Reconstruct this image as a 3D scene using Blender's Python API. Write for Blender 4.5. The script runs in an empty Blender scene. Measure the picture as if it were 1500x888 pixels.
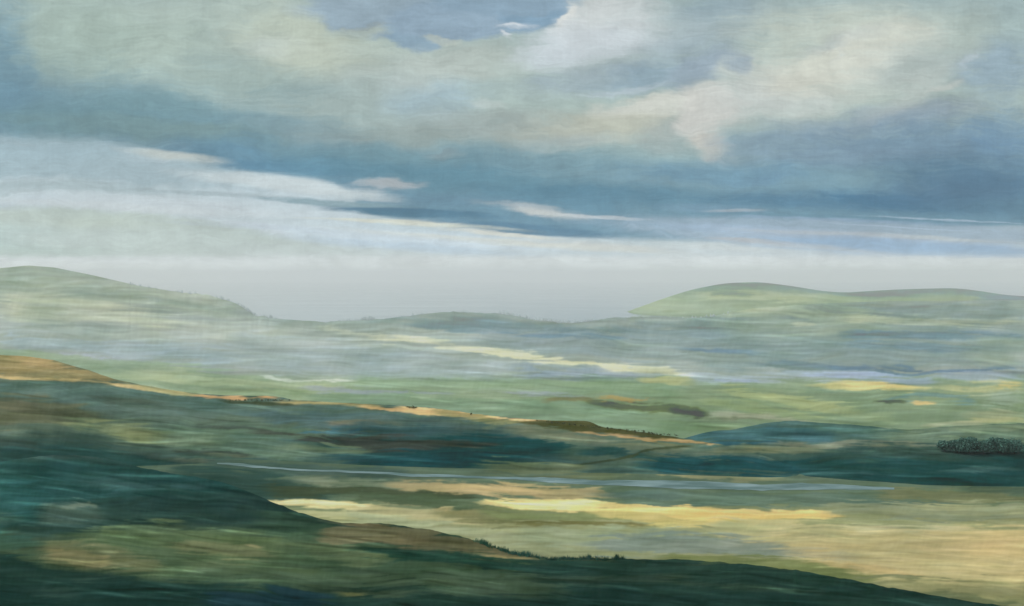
import bpy, math, random
import numpy as np

# ------------------------------------------------------------------ camera
C = bpy.context.scene
H, F, HOR = 80.0, 1500.0, 400.0          # eye height, focal length in photo pixels, horizon row
cam_d = bpy.data.cameras.new('camera'); cam = bpy.data.objects.new('camera', cam_d)
C.collection.objects.link(cam); C.camera = cam
cam.location = (0, 0, H); cam.rotation_euler = (math.radians(90), 0, 0)
cam_d.sensor_width = 36; cam_d.lens = 36; cam_d.shift_y = -(444-HOR)/1500.0
cam_d.clip_start = 0.5; cam_d.clip_end = 200000

C.render.engine = 'CYCLES'
C.cycles.use_denoising = True
C.cycles.volume_bounces = 4
C.cycles.max_bounces = 6
C.view_settings.view_transform = 'Standard'
C.view_settings.look = 'None'
C.view_settings.exposure = 0.0
C.view_settings.gamma = 1.0
C.view_settings.use_curve_mapping = False

def lin(c):
    out = []
    for v in c:
        v = v/255.0
        out.append(v/12.92 if v <= 0.04045 else ((v+0.055)/1.055)**2.4)
    return out

# ------------------------------------------------------------------ sky
W = bpy.data.worlds.new('World'); C.world = W; W.use_nodes = True
SUN_EL, SUN_AZ = 48.0, -50.0             # sun high behind broken cloud, from the left
nt = W.node_tree; N = nt.nodes; L = nt.links; N.clear()
def nd(t, **kw):
    n = N.new(t)
    for k, v in kw.items(): setattr(n, k, v)
    return n
def math_(op, a, b=None, c=None):
    n = nd('ShaderNodeMath', operation=op)
    for i, s in enumerate((a, b, c)):
        if s is None: continue
        if isinstance(s, (int, float)): n.inputs[i].default_value = s
        else: L.new(s, n.inputs[i])
    return n.outputs[0]
tc = nd('ShaderNodeTexCoord')
sx = nd('ShaderNodeSeparateXYZ'); L.new(tc.outputs['Generated'], sx.inputs[0])
ysafe = math_('MAXIMUM', sx.outputs[1], 0.12)
U = math_('MULTIPLY_ADD', math_('DIVIDE', sx.outputs[0], ysafe), 1500.0, 750.0)
V = math_('MULTIPLY_ADD', math_('DIVIDE', sx.outputs[2], ysafe), -1500.0, HOR)
P0 = nd('ShaderNodeCombineXYZ'); L.new(U, P0.inputs[0]); L.new(V, P0.inputs[1])
def noise(vec, sxy, detail=4, rough=0.55, rot=0.0, seed=0.0):
    m = nd('ShaderNodeMapping'); L.new(vec, m.inputs[0])
    m.inputs['Rotation'].default_value = (0, 0, math.radians(rot))
    m.inputs['Location'].default_value = (seed, seed*0.7, seed)
    m.inputs['Scale'].default_value = (1.0/sxy[0], 1.0/sxy[1], 1)
    n = nd('ShaderNodeTexNoise'); L.new(m.outputs[0], n.inputs['Vector'])
    n.inputs['Scale'].default_value = 1.0
    n.inputs['Detail'].default_value = detail; n.inputs['Roughness'].default_value = rough
    return n
def warp(vec, nz, amp):
    s = nd('ShaderNodeVectorMath', operation='SUBTRACT'); L.new(nz.outputs['Color'], s.inputs[0]); s.inputs[1].default_value = (.5, .5, .5)
    m = nd('ShaderNodeVectorMath', operation='MULTIPLY'); L.new(s.outputs[0], m.inputs[0]); m.inputs[1].default_value = (amp[0], amp[1], 0)
    a = nd('ShaderNodeVectorMath', operation='ADD'); L.new(vec, a.inputs[0]); L.new(m.outputs[0], a.inputs[1])
    return a.outputs[0]
P1 = warp(P0.outputs[0], noise(P0.outputs[0], (120, 60), 4, .6), (110, 48))       # billowing distortion
P2 = warp(P0.outputs[0], noise(P0.outputs[0], (200, 22), 5, .65, 3, 3.3), (60, 16))  # drawn out streaks
PS = warp(P1, noise(P0.outputs[0], (18, 12), 3, .7, 0, 7.7), (16, 10))            # ragged edges

_n1 = noise(P1, (95, 4.2), 3, .6, -5, 5.0); _n2 = noise(P2, (60, 3.4), 3, .6, 3, 9.0); _n3 = noise(P1, (34, 15), 4, .62, -20, 15.0)
BR = math_('ADD', math_('MULTIPLY_ADD', _n1.outputs['Fac'], 1.1, .45), math_('MULTIPLY_ADD', _n3.outputs['Fac'], 1.1, -.55))
# base of the cloud deck follows a curve from left to right
sep = nd('ShaderNodeSeparateXYZ'); L.new(P2, sep.inputs[0])
fc = nd('ShaderNodeFloatCurve'); un = math_('MULTIPLY_ADD', sep.outputs[0], 1/2500.0, 0.2)
L.new(un, fc.inputs['Value']); cv = fc.mapping.curves[0]
deck = [(-500, 190), (0, 200), (150, 207), (330, 246), (480, 268), (560, 318), (700, 330), (850, 343), (1000, 350), (1200, 340), (1500, 332), (2000, 320)]
pts = [((x+500)/2500.0, y/500.0) for x, y in deck]
cv.points[0].location = pts[0]; cv.points[1].location = pts[-1]
for p in pts[1:-1]: cv.points.new(*p)
fc.mapping.update()
sepV = sep.outputs[1]
D = math_('SUBTRACT', sepV, math_('MULTIPLY', fc.outputs[0], 500.0))
ramp = nd('ShaderNodeValToRGB')
L.new(math_('MULTIPLY_ADD', D, 1/600.0, 0.667), ramp.inputs[0])
stops = [(-400, (150,172,178)), (-250, (166,185,182)), (-170, (164,182,178)), (-110, (140,168,174)), (-60, (116,151,167)), (-12, (104,142,162)),
         (-3, (112,148,166)), (6, (182,199,205)), (30, (190,206,213)), (90, (194,209,214)), (160, (194,208,210))]
el = ramp.color_ramp.elements
for i, (d, c) in enumerate(stops):
    pos = (d+400)/600.0
    e = el[i] if i < 2 else el.new(pos)
    e.position = pos
for i, (d, c) in enumerate(stops):
    el[i].position = (d+400)/600.0; el[i].color = (*lin(c), 1)
cur = ramp.outputs[0]
def S(c, x, y, rx, ry, rot=0, op=.7, soft=1.0, co=None):
    """one bank or wisp of cloud, an ellipse in the distorted sky coordinates"""
    global cur
    m = nd('ShaderNodeMapping', vector_type='TEXTURE'); L.new(co or P1, m.inputs[0])
    m.inputs['Location'].default_value = (x, y, 0); m.inputs['Rotation'].default_value = (0, 0, math.radians(rot))
    m.inputs['Scale'].default_value = (rx*1.25, ry*1.25, 1)
    g = nd('ShaderNodeTexGradient', gradient_type='SPHERICAL'); L.new(m.outputs[0], g.inputs[0])
    mm = math_('MULTIPLY', g.outputs['Fac'], BR)
    r = nd('ShaderNodeMapRange', interpolation_type='SMOOTHSTEP'); L.new(mm, r.inputs['Value'])
    r.inputs['From Max'].default_value = soft*.8; r.inputs['To Max'].default_value = op
    x_ = nd('ShaderNodeMix', data_type='RGBA'); L.new(r.outputs[0], x_.inputs['Factor'])
    L.new(cur, x_.inputs['A']); x_.inputs['B'].default_value = (*lin(c), 1)
    cur = x_.outputs['Result']
B_, K_, G_ = P1, P2, PS
# upper left cloud
S((160,180,172), 70, 60, 190, 110); S((135,166,178), -20, 60, 70, 150, 0, .6); S((165,184,175), 190, 60, 150, 60)
S((114,147,162), 20, 155, 130, 50, 0, .9); S((117,151,161), 140, 172, 170, 38, 3, .8); S((122,155,162), 260, 152, 160, 30, 2, .6)
S((178,195,186), 240, 84, 80, 50, 0, .5); S((186,197,183), 440, 55, 130, 60, 8, .85); S((190,203,199), 405, 66, 55, 20, 0, .6)
S((190,200,186), 480, 85, 90, 42, 10, .6); S((163,180,172), 330, 118, 130, 30, 0, .6); S((170,188,184), 380, 150, 120, 22, 8, .5)
S((158,175,182), 470, 20, 60, 16, 5, .6); S((174,190,182), 290, 20, 130, 30, 0, .5); S((160,177,172), 490, 160, 100, 28, 8, .7); S((151,166,166), 490, 207, 90, 24, 3, .6)
S((108,146,163), 300, 196, 190, 22, 7, .75); S((104,143,164), 400, 222, 180, 24, 5, .8); S((95,136,160), 430, 246, 150, 11, 3, .85, .8, K_)
S((130,159,170), 150, 206, 150, 12, 2, .6, 1, K_); S((98,140,158), 580, 240, 200, 30, 3, .85)
# middle
S((164,182,181), 560, 150, 150, 50); S((157,181,192), 640, 138, 90, 38, 0, .7); S((176,187,181), 690, 92, 130, 35, 0, .7)
S((160,172,170), 720, 185, 160, 28, 0, .7); S((148,162,159), 590, 198, 100, 20, 0, .6); S((182,197,190), 560, 75, 90, 20, 0, .6)
S((176,183,173), 880, 185, 160, 30, -6, .9); S((156,174,182), 870, 120, 130, 26, -6, .8); S((150,168,178), 920, 98, 140, 14, -8, .6, 1, K_)
S((193,205,213), 840, 78, 100, 24, -10, .9); S((190,203,210), 890, 50, 90, 40, 0, .8); S((198,207,206), 870, 15, 65, 45, 0, .9)
S((174,190,189), 970, 40, 80, 55, 0, .7); S((158,177,188), 1000, 62, 120, 26, -10, .7); S((142,166,180), 965, 112, 100, 24, -8, .8)
S((149,167,185), 1050, 98, 70, 20, -18, .8); S((148,170,182), 1060, 18, 90, 28, -8, .7)
S((112,149,165), 760, 235, 240, 26, 3, .6); S((98,140,158), 720, 268, 230, 26, 4, .8); S((93,136,158), 900, 292, 230, 24, 2, .8)
S((168,178,176), 980, 190, 70, 36, 0, .6)
# right
S((190,200,190), 1240, 45, 210, 50, 0, .85); S((192,202,192), 1210, 110, 160, 50, 0, .95); S((195,204,200), 1130, 150, 130, 38, 0, .8)
S((202,206,203), 1040, 165, 50, 42, 20, .8); S((204,202,194), 1050, 210, 34, 22, 30, .75); S((172,184,182), 1350, 100, 130, 40, -10, .75)
S((171,186,180), 1410, 45, 80, 42, 0, .6); S((146,170,186), 1470, 100, 80, 50, -20, .75); S((150,170,183), 1210, 192, 130, 18, 0, .6)
S((143,160,173), 1330, 170, 120, 25, -5, .8); S((114,144,167), 1360, 212, 220, 42, 0, .8); S((123,149,168), 1230, 232, 200, 24, 0, .7)
S((132,158,175), 1100, 212, 60, 20, 0, .6); S((108,148,172), 1060, 255, 190, 26, 0, .7); S((98,131,153), 1440, 262, 140, 50, 0, .8); S((104,138,165), 1470, 195, 60, 50, 0, .6)
S((75,118,146), 1310, 296, 220, 17, 3, .95, 1, K_); S((85,126,151), 1150, 296, 140, 12, 2, .8, 1, K_); S((94,132,152), 1460, 300, 120, 14, 0, .7, 1, K_)
S((118,150,172), 1050, 305, 90, 7, 2, .5, .8, K_)
# blue gap in the cloud and its white torn rim
S((150,171,184), 600, 10, 130, 40, 0, 1, .25, G_); S((142,168,186), 610, 48, 42, 26, 0, .95, .4, G_); S((144,167,184), 690, 28, 110, 30, 0, 1, .35, G_)
S((130,159,180), 780, 18, 46, 32, 0, 1, .35, G_); S((138,163,181), 740, -10, 110, 30, 0, 1, .4, G_)
S((214,217,212), 832, 30, 12, 32, 14, .95, .9, G_); S((205,212,214), 850, 44, 40, 30, 0, .8, .9, G_); S((190,202,210), 758, 40, 40, 7, 4, .7, 1, G_); S((205,214,220), 752, 38, 26, 3, 4, .8, 1, G_); S((205,213,218), 740, 56, 14, 4, 25, .8, 1, G_)
S((186,197,190), 655, 60, 28, 7, 8, .7, .7, G_); S((176,190,182), 530, 44, 46, 8, -4, .8, .7, G_); S((150,162,162), 540, 36, 44, 4, -4, .4, .8, G_)
S((190,202,210), 1424, 90, 10, 20, 22, .4, 1, B_); S((198,203,198), 1380, 130, 38, 6, -18, .6); S((190,200,198), 720, 155, 30, 8, 8, .4)
S((165,182,194), 1242, 80, 9, 22, 25, .5); S((186,199,208), 930, 130, 70, 6, -10, .5, 1, G_); S((205,208,203), 955, 150, 60, 12, -10, .7)
S((203,207,199), 955, 156, 85, 20, -8, .85, .6, G_); S((206,208,203), 1035, 158, 46, 34, 10, .85, .6, G_); S((196,203,200), 1100, 130, 80, 46, -20, .7)
S((186,198,200), 900, 60, 140, 40, -14, .6); S((183,195,190), 620, 105, 120, 36, -6, .7); S((150,168,180), 1030, 98, 64, 24, -28, .8, .8); S((140,160,178), 1096, 96, 22, 14, -20, .6)
S((112,148,166), 10, 110, 46, 90, 0, .7); S((140,164,160), 200, 186, 200, 16, 3, .6); S((138,162,166), 430, 190, 110, 18, 6, .5); S((166,182,184), 820, 205, 90, 14, -4, .5)
S((195,204,198), 1290, 85, 110, 30, -26, .7); S((180,190,186), 1330, 140, 80, 22, -30, .6); S((160,176,186), 1240, 60, 70, 14, -20, .5); S((205,209,200), 1165, 118, 60, 30, -10, .6)
S((126,152,170), 1180, 208, 110, 18, 0, .6); S((110,144,166), 1120, 262, 60, 12, -6, .5)
S((200,209,214), 860, 62, 110, 30, -8, .7, 1); S((203,209,210), 905, 15, 80, 34, 0, .6, 1); S((206,209,198), 1215, 100, 110, 34, -16, .75, .9); S((204,207,196), 1290, 50, 90, 26, -10, .6)
S((86,122,148), 1420, 275, 150, 34, 0, .75); S((92,128,150), 1330, 250, 120, 22, 0, .5); S((104,142,156), 110, 180, 170, 22, 3, .6); S((186,190,176), 905, 182, 90, 18, -4, .6)
# breaks and wisps under the deck
S((203,210,204), 250, 229, 90, 8, 6, .9, 1, K_); S((174,182,186), 565, 271, 60, 10, -4, .85, 1); S((166,183,190), 510, 287, 90, 6, 3, .8, .8, K_)
S((170,178,178), 640, 222, 30, 8, 0, .3)
S((82,123,146), 600, 311, 130, 9, 4, .95, .7, K_); S((84,125,150), 770, 336, 150, 8, 4, .9, .7, K_); S((104,140,160), 640, 292, 170, 10, 2, .7, 1, K_)
S((180,190,194), 780, 308, 80, 9, 8, .7, 1); S((196,202,200), 800, 313, 60, 6, 6, .8, 1, K_); S((190,199,203), 880, 318, 70, 3, 3, .8, .7, K_); S((168,180,188), 1080, 307, 50, 3, 0, .6, .8, K_)
# bright air below the deck
S((158,182,191), 40, 228, 200, 34, 2, .95, .7); S((160,182,190), 190, 254, 260, 22, 4, .9, .8); S((162,181,186), 80, 276, 240, 16, 2, .85); S((178,195,205), 60, 300, 200, 14, 2, .6)
S((197,209,212), 420, 272, 170, 12, 7, .85, .8, K_); S((158,176,182), 300, 283, 140, 4, 3, .7, 1, K_); S((132,160,170), 490, 297, 130, 5, 3, .85, .8, K_)
S((200,212,217), 260, 300, 260, 12, 4, .7, 1, K_); S((212,215,200), 600, 328, 170, 3.5, 3, .8, 1, K_); S((212,214,204), 740, 343, 90, 4, 5, .8, .8, K_)
S((202,218,228), 600, 352, 280, 16, 3, .8, 1, K_); S((200,211,214), 170, 304, 230, 9, 3, .8, 1, K_); S((183,198,191), 170, 348, 260, 36, 4, .9, .35, K_); S((188,202,192), 180, 330, 120, 12, 3, .6, 1, K_); S((177,198,196), 10, 362, 180, 34, 4, .8, .6, K_)
S((186,201,198), 330, 370, 320, 34, 5, .9, .6); S((176,196,190), 60, 392, 260, 30, 3, .9, .7, K_); S((200,212,214), 620, 385, 320, 22, 4, .6); S((205,216,224), 380, 336, 70, 8, 12, .6)
S((192,207,214), 800, 378, 160, 14, 2, .6); S((205,211,208), 880, 362, 170, 9, 4, .8, 1, K_)
S((150,172,188), 1250, 338, 380, 16, 2, .9, .6, K_); S((160,180,196), 1180, 352, 260, 12, 3, .8, .8, K_); S((150,178,203), 1110, 337, 170, 8, 3, .8, 1, K_); S((152,180,206), 1350, 368, 260, 18, 3, .95, .7, K_); S((166,182,196), 1250, 348, 260, 10, 4, .8, 1, K_); S((148,179,208), 1300, 364, 240, 8, 4, .85, 1, K_)
S((134,171,206), 1440, 374, 140, 11, 4, .95, .8, K_); S((176,188,196), 1300, 346, 240, 4, 3, .8, 1, K_); S((184,195,200), 1200, 362, 160, 5, 5, .8, 1, K_); S((172,178,182), 1110, 352, 80, 4, 4, .8, 1, K_); S((180,192,196), 1360, 348, 90, 3, 4, .7, 1, K_)
S((200,209,209), 1130, 372, 200, 12, 5, .9, 1, K_); S((190,203,211), 1330, 392, 230, 10, 3, .8, 1, K_); S((196,210,222), 1020, 388, 160, 8, 2, .6, 1, K_)
S((192,203,212), 1300, 396, 300, 10, 3, .8, 1, K_); S((226,234,243), 1090, 408, 140, 4, -3, .95, .8, K_); S((206,219,232), 1420, 415, 180, 9, 2, .8, 1, K_); S((140,165,190), 1230, 322, 200, 3, 2, .5, 1, K_)
S((175,195,212), 1390, 322, 140, 1.6, 3, .6, 1, K_); S((170,190,208), 1330, 334, 140, 1.6, 4, .6, 1, K_)
S((182,200,212), 1340, 386, 360, 14, 3, .8, 1, K_); S((146,176,202), 1380, 366, 260, 12, 4, .9, .8, K_); S((176,198,214), 640, 366, 260, 8, 5, .6, 1, K_); S((206,212,205), 700, 352, 260, 6, 4, .7, 1, K_); S((190,206,216), 480, 340, 260, 6, 4, .6, 1, K_); S((120,149,153), 190, 188, 280, 26, 3, .55); S((122,152,158), 520, 222, 200, 16, 4, .4); S((201,211,212), 750, 402, 5000, 32, 0, .5, .8, P0.outputs[0]); S((209,218,220), 750, 404, 5000, 27, 0, 1, .4, P0.outputs[0]); S((222,230,238), 1090, 402, 150, 4, -2, .7, 1, K_)
# fine bristle like structure in the cloud
nz = noise(P1, (60, 4.2), 3, .6, -6, 11); nb = noise(P1, (40, 26), 5, .62, 0, 21)
nv = noise(P0.outputs[0], (3.4, 60), 3, .6, 2, 31); nw = noise(P0.outputs[0], (5.0, 4.2), 2, .6, 0, 41); nd_ = noise(P1, (60, 3.8), 3, .6, 24, 51)
f1 = math_('MULTIPLY_ADD', nz.outputs['Fac'], .22, .89); f2 = math_('MULTIPLY_ADD', nb.outputs['Fac'], .50, .755); nB = noise(P1, (230, 90), 3, .5, -14, 61); f6 = math_('MULTIPLY_ADD', nB.outputs['Fac'], .44, .785); f2 = math_('MULTIPLY', f2, f6)
f3 = math_('MULTIPLY_ADD', nv.outputs['Fac'], .10, .95); f4 = math_('MULTIPLY_ADD', nw.outputs['Fac'], .10, .95); f5 = math_('MULTIPLY_ADD', nd_.outputs['Fac'], .16, .92)
ff = math_('MULTIPLY', math_('MULTIPLY', f1, f2), math_('MULTIPLY', f3, math_('MULTIPLY', f4, f5)))
vm = nd('ShaderNodeVectorMath', operation='SCALE'); L.new(cur, vm.inputs[0]); L.new(ff, vm.inputs['Scale'])
cloud = vm.outputs[0]
# elsewhere in the sky: broken grey cloud over the blue
nz2 = nd('ShaderNodeTexNoise'); L.new(tc.outputs['Generated'], nz2.inputs['Vector']); nz2.inputs['Scale'].default_value = 2.2; nz2.inputs['Detail'].default_value = 5
cr2 = nd('ShaderNodeValToRGB'); L.new(nz2.outputs['Fac'], cr2.inputs[0])
cr2.color_ramp.elements[0].position = .35; cr2.color_ramp.elements[0].color = (.42, .50, .55, 1)
cr2.color_ramp.elements[1].position = .65; cr2.color_ramp.elements[1].color = (.95, .98, 1.0, 1)
front = nd('ShaderNodeMapRange', interpolation_type='SMOOTHSTEP'); L.new(sx.outputs[1], front.inputs['Value'])
front.inputs['From Min'].default_value = .45; front.inputs['From Max'].default_value = .72
mx = nd('ShaderNodeMix', data_type='RGBA'); L.new(front.outputs[0], mx.inputs['Factor']); L.new(cr2.outputs[0], mx.inputs['A']); L.new(cloud, mx.inputs['B'])
bg1 = nd('ShaderNodeBackground'); L.new(mx.outputs['Result'], bg1.inputs[0]); bg1.inputs[1].default_value = 1.0
skyt = nd('ShaderNodeTexSky', sky_type='NISHITA'); skyt.sun_disc = False
skyt.sun_elevation = math.radians(SUN_EL); skyt.sun_rotation = math.radians(SUN_AZ)
bg0 = nd('ShaderNodeBackground'); L.new(skyt.outputs[0], bg0.inputs[0]); bg0.inputs[1].default_value = .08
cover = nd('ShaderNodeMapRange'); L.new(nz2.outputs['Fac'], cover.inputs['Value']); cover.inputs['From Min'].default_value = .3; cover.inputs['From Max'].default_value = .5
cov = math_('MAXIMUM', cover.outputs[0], front.outputs[0])
ms = nd('ShaderNodeMixShader'); L.new(cov, ms.inputs[0]); L.new(bg0.outputs[0], ms.inputs[1]); L.new(bg1.outputs[0], ms.inputs[2])
wo = nd('ShaderNodeOutputWorld'); L.new(ms.outputs[0], wo.inputs[0])

# ------------------------------------------------------------------ sun
sd = bpy.data.lights.new('sun', 'SUN'); sd.energy = 2.0; sd.angle = math.radians(12); sd.color = (1, .95, .86)
so = bpy.data.objects.new('sun', sd); C.collection.objects.link(so)
so.rotation_euler = (math.radians(90-SUN_EL), 0, math.radians(-SUN_AZ-180+180))
az = math.radians(SUN_AZ)
from mathutils import Vector
sdir = Vector((math.sin(az)*math.cos(math.radians(SUN_EL)), math.cos(az)*math.cos(math.radians(SUN_EL)), math.sin(math.radians(SUN_EL))))
so.rotation_euler = sdir.to_track_quat('Z', 'Y').to_euler()
so.location = (-200, 200, 500)

# ------------------------------------------------------------------ helpers
rng = np.random.default_rng(7); random.seed(7)
SIGMA = 7.0e-5
K_LIGHT = np.array([1.07, 1.10, 1.09])       # brightness of a white ground under this sky
AIR = np.array([.60, .68, .68])           # brightness of very thick air
def vnoise(x, y, seed=0):
    xi = np.floor(x).astype(np.int64); yi = np.floor(y).astype(np.int64); xf = x-xi; yf = y-yi
    def h(a, b):
        n = (a*374761393 + b*668265263 + seed*1442695041) & 0xffffffff
        n = ((n ^ (n >> 13))*1274126177) & 0xffffffff
        return ((n ^ (n >> 16)) & 0xffff)/65535.0
    u = xf*xf*(3-2*xf); v = yf*yf*(3-2*yf)
    return (h(xi, yi)*(1-u)+h(xi+1, yi)*u)*(1-v)+(h(xi, yi+1)*(1-u)+h(xi+1, yi+1)*u)*v
def fbm(x, y, seed=0, o=4):
    s = 0; a = .5; t = 0
    for i in range(o):
        s = s+a*vnoise(x*2**i+i*17.3, y*2**i+i*9.1, seed+i); t += a; a *= .55
    return s/t
def sm(x): x = np.clip(x, 0, 1); return x*x*(3-2*x)
CX0, CX1, CY0, CY1, CS = -260.0, 1760.0, 370.0, 980.0, 1.15
gx = np.arange(CX0, CX1, CS); gy = np.arange(CY0, CY1, CS)
GX, GY = np.meshgrid(gx, gy)
_w1x = (fbm(GX/70, GY/14, 1)-.5)*40; _w1y = (fbm(GX/60, GY/12, 2)-.5)*9+(fbm(GX/14, GY/5, 3, 3)-.5)*4.5
_sl = GY-GX*.035+(fbm(GX/160, GY/50, 12, 3)-.5)*30
_jx = GX+(fbm(GX/30, GY/6, 13, 2)-.5)*60
_st = fbm(_jx/110+_sl/37, _sl/3.4, 4, 3); _st2 = fbm(_jx/34+_sl/11, _sl/5.5, 5, 4); _vert = fbm(GX/3.0+_sl/9, _sl/14, 6, 2)
_blot = fbm(GX/60, GY/18, 9, 4); _fine = fbm(_jx/60+_sl/5, _sl/2.3, 15, 2)
class Land:
    """ground cover of one stretch of land: bands of fields, heath and grass laid over it"""
    def __init__(s, ramp):
        ys = [r[0] for r in ramp]
        s.c = np.stack([np.interp(GY+_w1y, ys, [lin(r[1])[k]**.5 for r in ramp]) for k in range(3)], -1)
    def b(s, col, pts, op=.85, soft=4, ends=30, rag=1.0):
        pts = sorted(pts); xs = [p[0] for p in pts]
        X = GX+_w1x*rag*min(1, ends/30); Y = GY+_w1y*rag
        top = np.interp(X, xs, [p[1] for p in pts]); bot = np.interp(X, xs, [p[2] for p in pts])
        ef = sm((X-xs[0]+ends)/(2*ends))*sm((xs[-1]+ends-X)/(2*ends))
        mid = (top+bot)/2; hw = (bot-top)/2*(.35+.65*ef)
        d = hw-np.abs(Y-mid)
        ag = np.minimum(hw, 9)*1.1+1.0
        d = d+((_st-.5)*1.5+(_st2-.5)*.9+(_fine-.5)*.8)*ag*rag
        f = sm((d+soft*.5)/soft)*ef
        f = np.clip(f+(_st-.5)*2.2*f*(1-f)*2+(_st2-.5)*1.4*f*(1-f)*2, 0, 1)*op
        f = f*(1-.22*_st2*(1-op*.5))
        c = np.array([v**.5 for v in lin(col)])
        s.c = s.c*(1-f[..., None])+c*f[..., None]
    def flecks(s, n, x0, x1, y0, y1, seed, lo=.82, hi=1.22, lx=(14, 70), slope=.05):
        # wind laid streaks of grass, lighter and darker than the ground they grow in
        R = np.random.default_rng(seed)
        for _ in range(n):
            x, y, a, w = R.uniform(x0, x1), R.uniform(y0, y1), R.uniform(*lx), R.uniform(.7, 2.6); m = slope+R.normal()*.05; cu = R.normal()*.0006
            i0, i1 = int((x-a-CX0)/CS), int((x+a-CX0)/CS); j0, j1 = int((y-12-CY0)/CS), int((y+12-CY0)/CS)
            if i0 < 0 or j0 < 0 or i1 >= len(gx) or j1 >= len(gy): continue
            X = GX[j0:j1, i0:i1]-x; Y = GY[j0:j1, i0:i1]-y-m*X-cu*X*X
            f = np.clip(1-(X/a)**2, 0, 1)*np.exp(-(Y/w)**2)*(.35+1.1*_fine[j0:j1, i0:i1])
            s.c[j0:j1, i0:i1] *= (1+(R.uniform(lo, hi)-1)*f)[..., None]
    def finish(s, amt=1.0, grey=.07, gain=(1, 1, 1)):
        g = 1+amt*((_st-.5)*.20+(_st2-.5)*.16+(_fine-.5)*.17+(_vert-.5)*.07+(_blot-.5)*.26)
        s.c[..., 2] *= 1+(_st2-.5)*.12*amt
        s.c = s.c*g[..., None]
        s.c[..., 0] *= 1+(_blot-.5)*.12*amt
        s.c = np.clip(s.c, 0, 1)**2
        lum = (s.c*np.array([.3, .6, .1])).sum(-1, keepdims=True); s.c = s.c*(1-grey)+lum*grey
        s.c *= np.array(gain)
    def sample(s, px, py):
        fx = np.clip((px-CX0)/CS, 0, len(gx)-1.001); fy = np.clip((py-CY0)/CS, 0, len(gy)-1.001)
        i = fx.astype(int); j = fy.astype(int); a = (fx-i)[..., None]; b = (fy-j)[..., None]
        c = s.c
        return (c[j, i]*(1-a)+c[j, i+1]*a)*(1-b)+(c[j+1, i]*(1-a)+c[j+1, i+1]*a)*b
def albedo(obs, dist):
    """surface colour that shows as obs through dist metres of this air"""
    T = np.exp(-SIGMA*dist)[..., None]
    return np.clip((obs-AIR*(1-T))/(T*K_LIGHT), .003, .62)

def tag(o, label=None, cat=None, group=None, kind=None):
    if label: o['label'] = label
    if cat: o['category'] = cat
    if group: o['group'] = group
    if kind: o['kind'] = kind
    return o
def mesh_obj(name, verts, faces, mat, cols=None, smooth=True, parent=None):
    me = bpy.data.meshes.new(name)
    verts = np.asarray(verts, dtype=np.float32).reshape(-1, 3); faces = np.asarray(faces, dtype=np.int32)
    n, k = faces.shape
    me.vertices.add(len(verts)); me.vertices.foreach_set('co', verts.ravel())
    me.loops.add(n*k); me.loops.foreach_set('vertex_index', faces.ravel())
    me.polygons.add(n); me.polygons.foreach_set('loop_start', np.arange(0, n*k, k, dtype=np.int32))
    if smooth: me.polygons.foreach_set('use_smooth', np.ones(n, dtype=bool))
    me.update(calc_edges=True)
    if cols is not None:
        at = me.color_attributes.new('cover', 'FLOAT_COLOR', 'POINT')
        at.data.foreach_set('color', np.concatenate([cols.reshape(-1, 3), np.ones((len(verts), 1))], 1).astype(np.float32).ravel())
    me.materials.append(mat)
    o = bpy.data.objects.new(name, me); C.collection.objects.link(o)
    if parent: o.parent = parent
    return o
def grid_faces(r, c):
    i = np.arange(r*c).reshape(r, c)
    return np.stack([i[:-1, :-1], i[:-1, 1:], i[1:, 1:], i[1:, :-1]], -1).reshape(-1, 4)

def land_mat(name, s_long, s_short, amt, bump=0.0):
    m = bpy.data.materials.new(name); m.use_nodes = True; t = m.node_tree; n = t.nodes; l = t.links
    p = n['Principled BSDF']; p.inputs['Roughness'].default_value = 1; p.inputs['Specular IOR Level'].default_value = 0.0
    a = n.new('ShaderNodeVertexColor'); a.layer_name = 'cover'
    g = n.new('ShaderNodeNewGeometry')
    mp = n.new('ShaderNodeMapping'); l.new(g.outputs['Position'], mp.inputs[0]); mp.inputs['Scale'].default_value = (1/s_long, 1/s_short, 1/s_short)
    z = n.new('ShaderNodeTexNoise'); l.new(mp.outputs[0], z.inputs['Vector']); z.inputs['Scale'].default_value = 1; z.inputs['Detail'].default_value = 6; z.inputs['Roughness'].default_value = .65
    mr = n.new('ShaderNodeMapRange'); l.new(z.outputs['Fac'], mr.inputs['Value']); mr.inputs['From Min'].default_value = .25; mr.inputs['From Max'].default_value = .75
    mr.inputs['To Min'].default_value = 1-amt; mr.inputs['To Max'].default_value = 1+amt
    v = n.new('ShaderNodeVectorMath'); v.operation = 'SCALE'; l.new(a.outputs['Color'], v.inputs[0]); l.new(mr.outputs[0], v.inputs['Scale'])
    l.new(v.outputs[0], p.inputs['Base Color'])
    if bump:
        b = n.new('ShaderNodeBump'); b.inputs['Distance'].default_value = bump; b.inputs['Strength'].default_value = .6
        l.new(z.outputs['Fac'], b.inputs['Height']); l.new(b.outputs[0], p.inputs['Normal'])
    return m

def ip(x, pts, k=1): return np.interp(x, [p[0] for p in pts], [p[k] for p in pts])
def flat(py): return 120000.0/np.maximum(py-400, 1)
def smooth_line(x, pts, k=1, w=10):
    return sum(ip(x+d, pts, k) for d in (-w, -w/2, 0, w/2, w))/5

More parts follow.
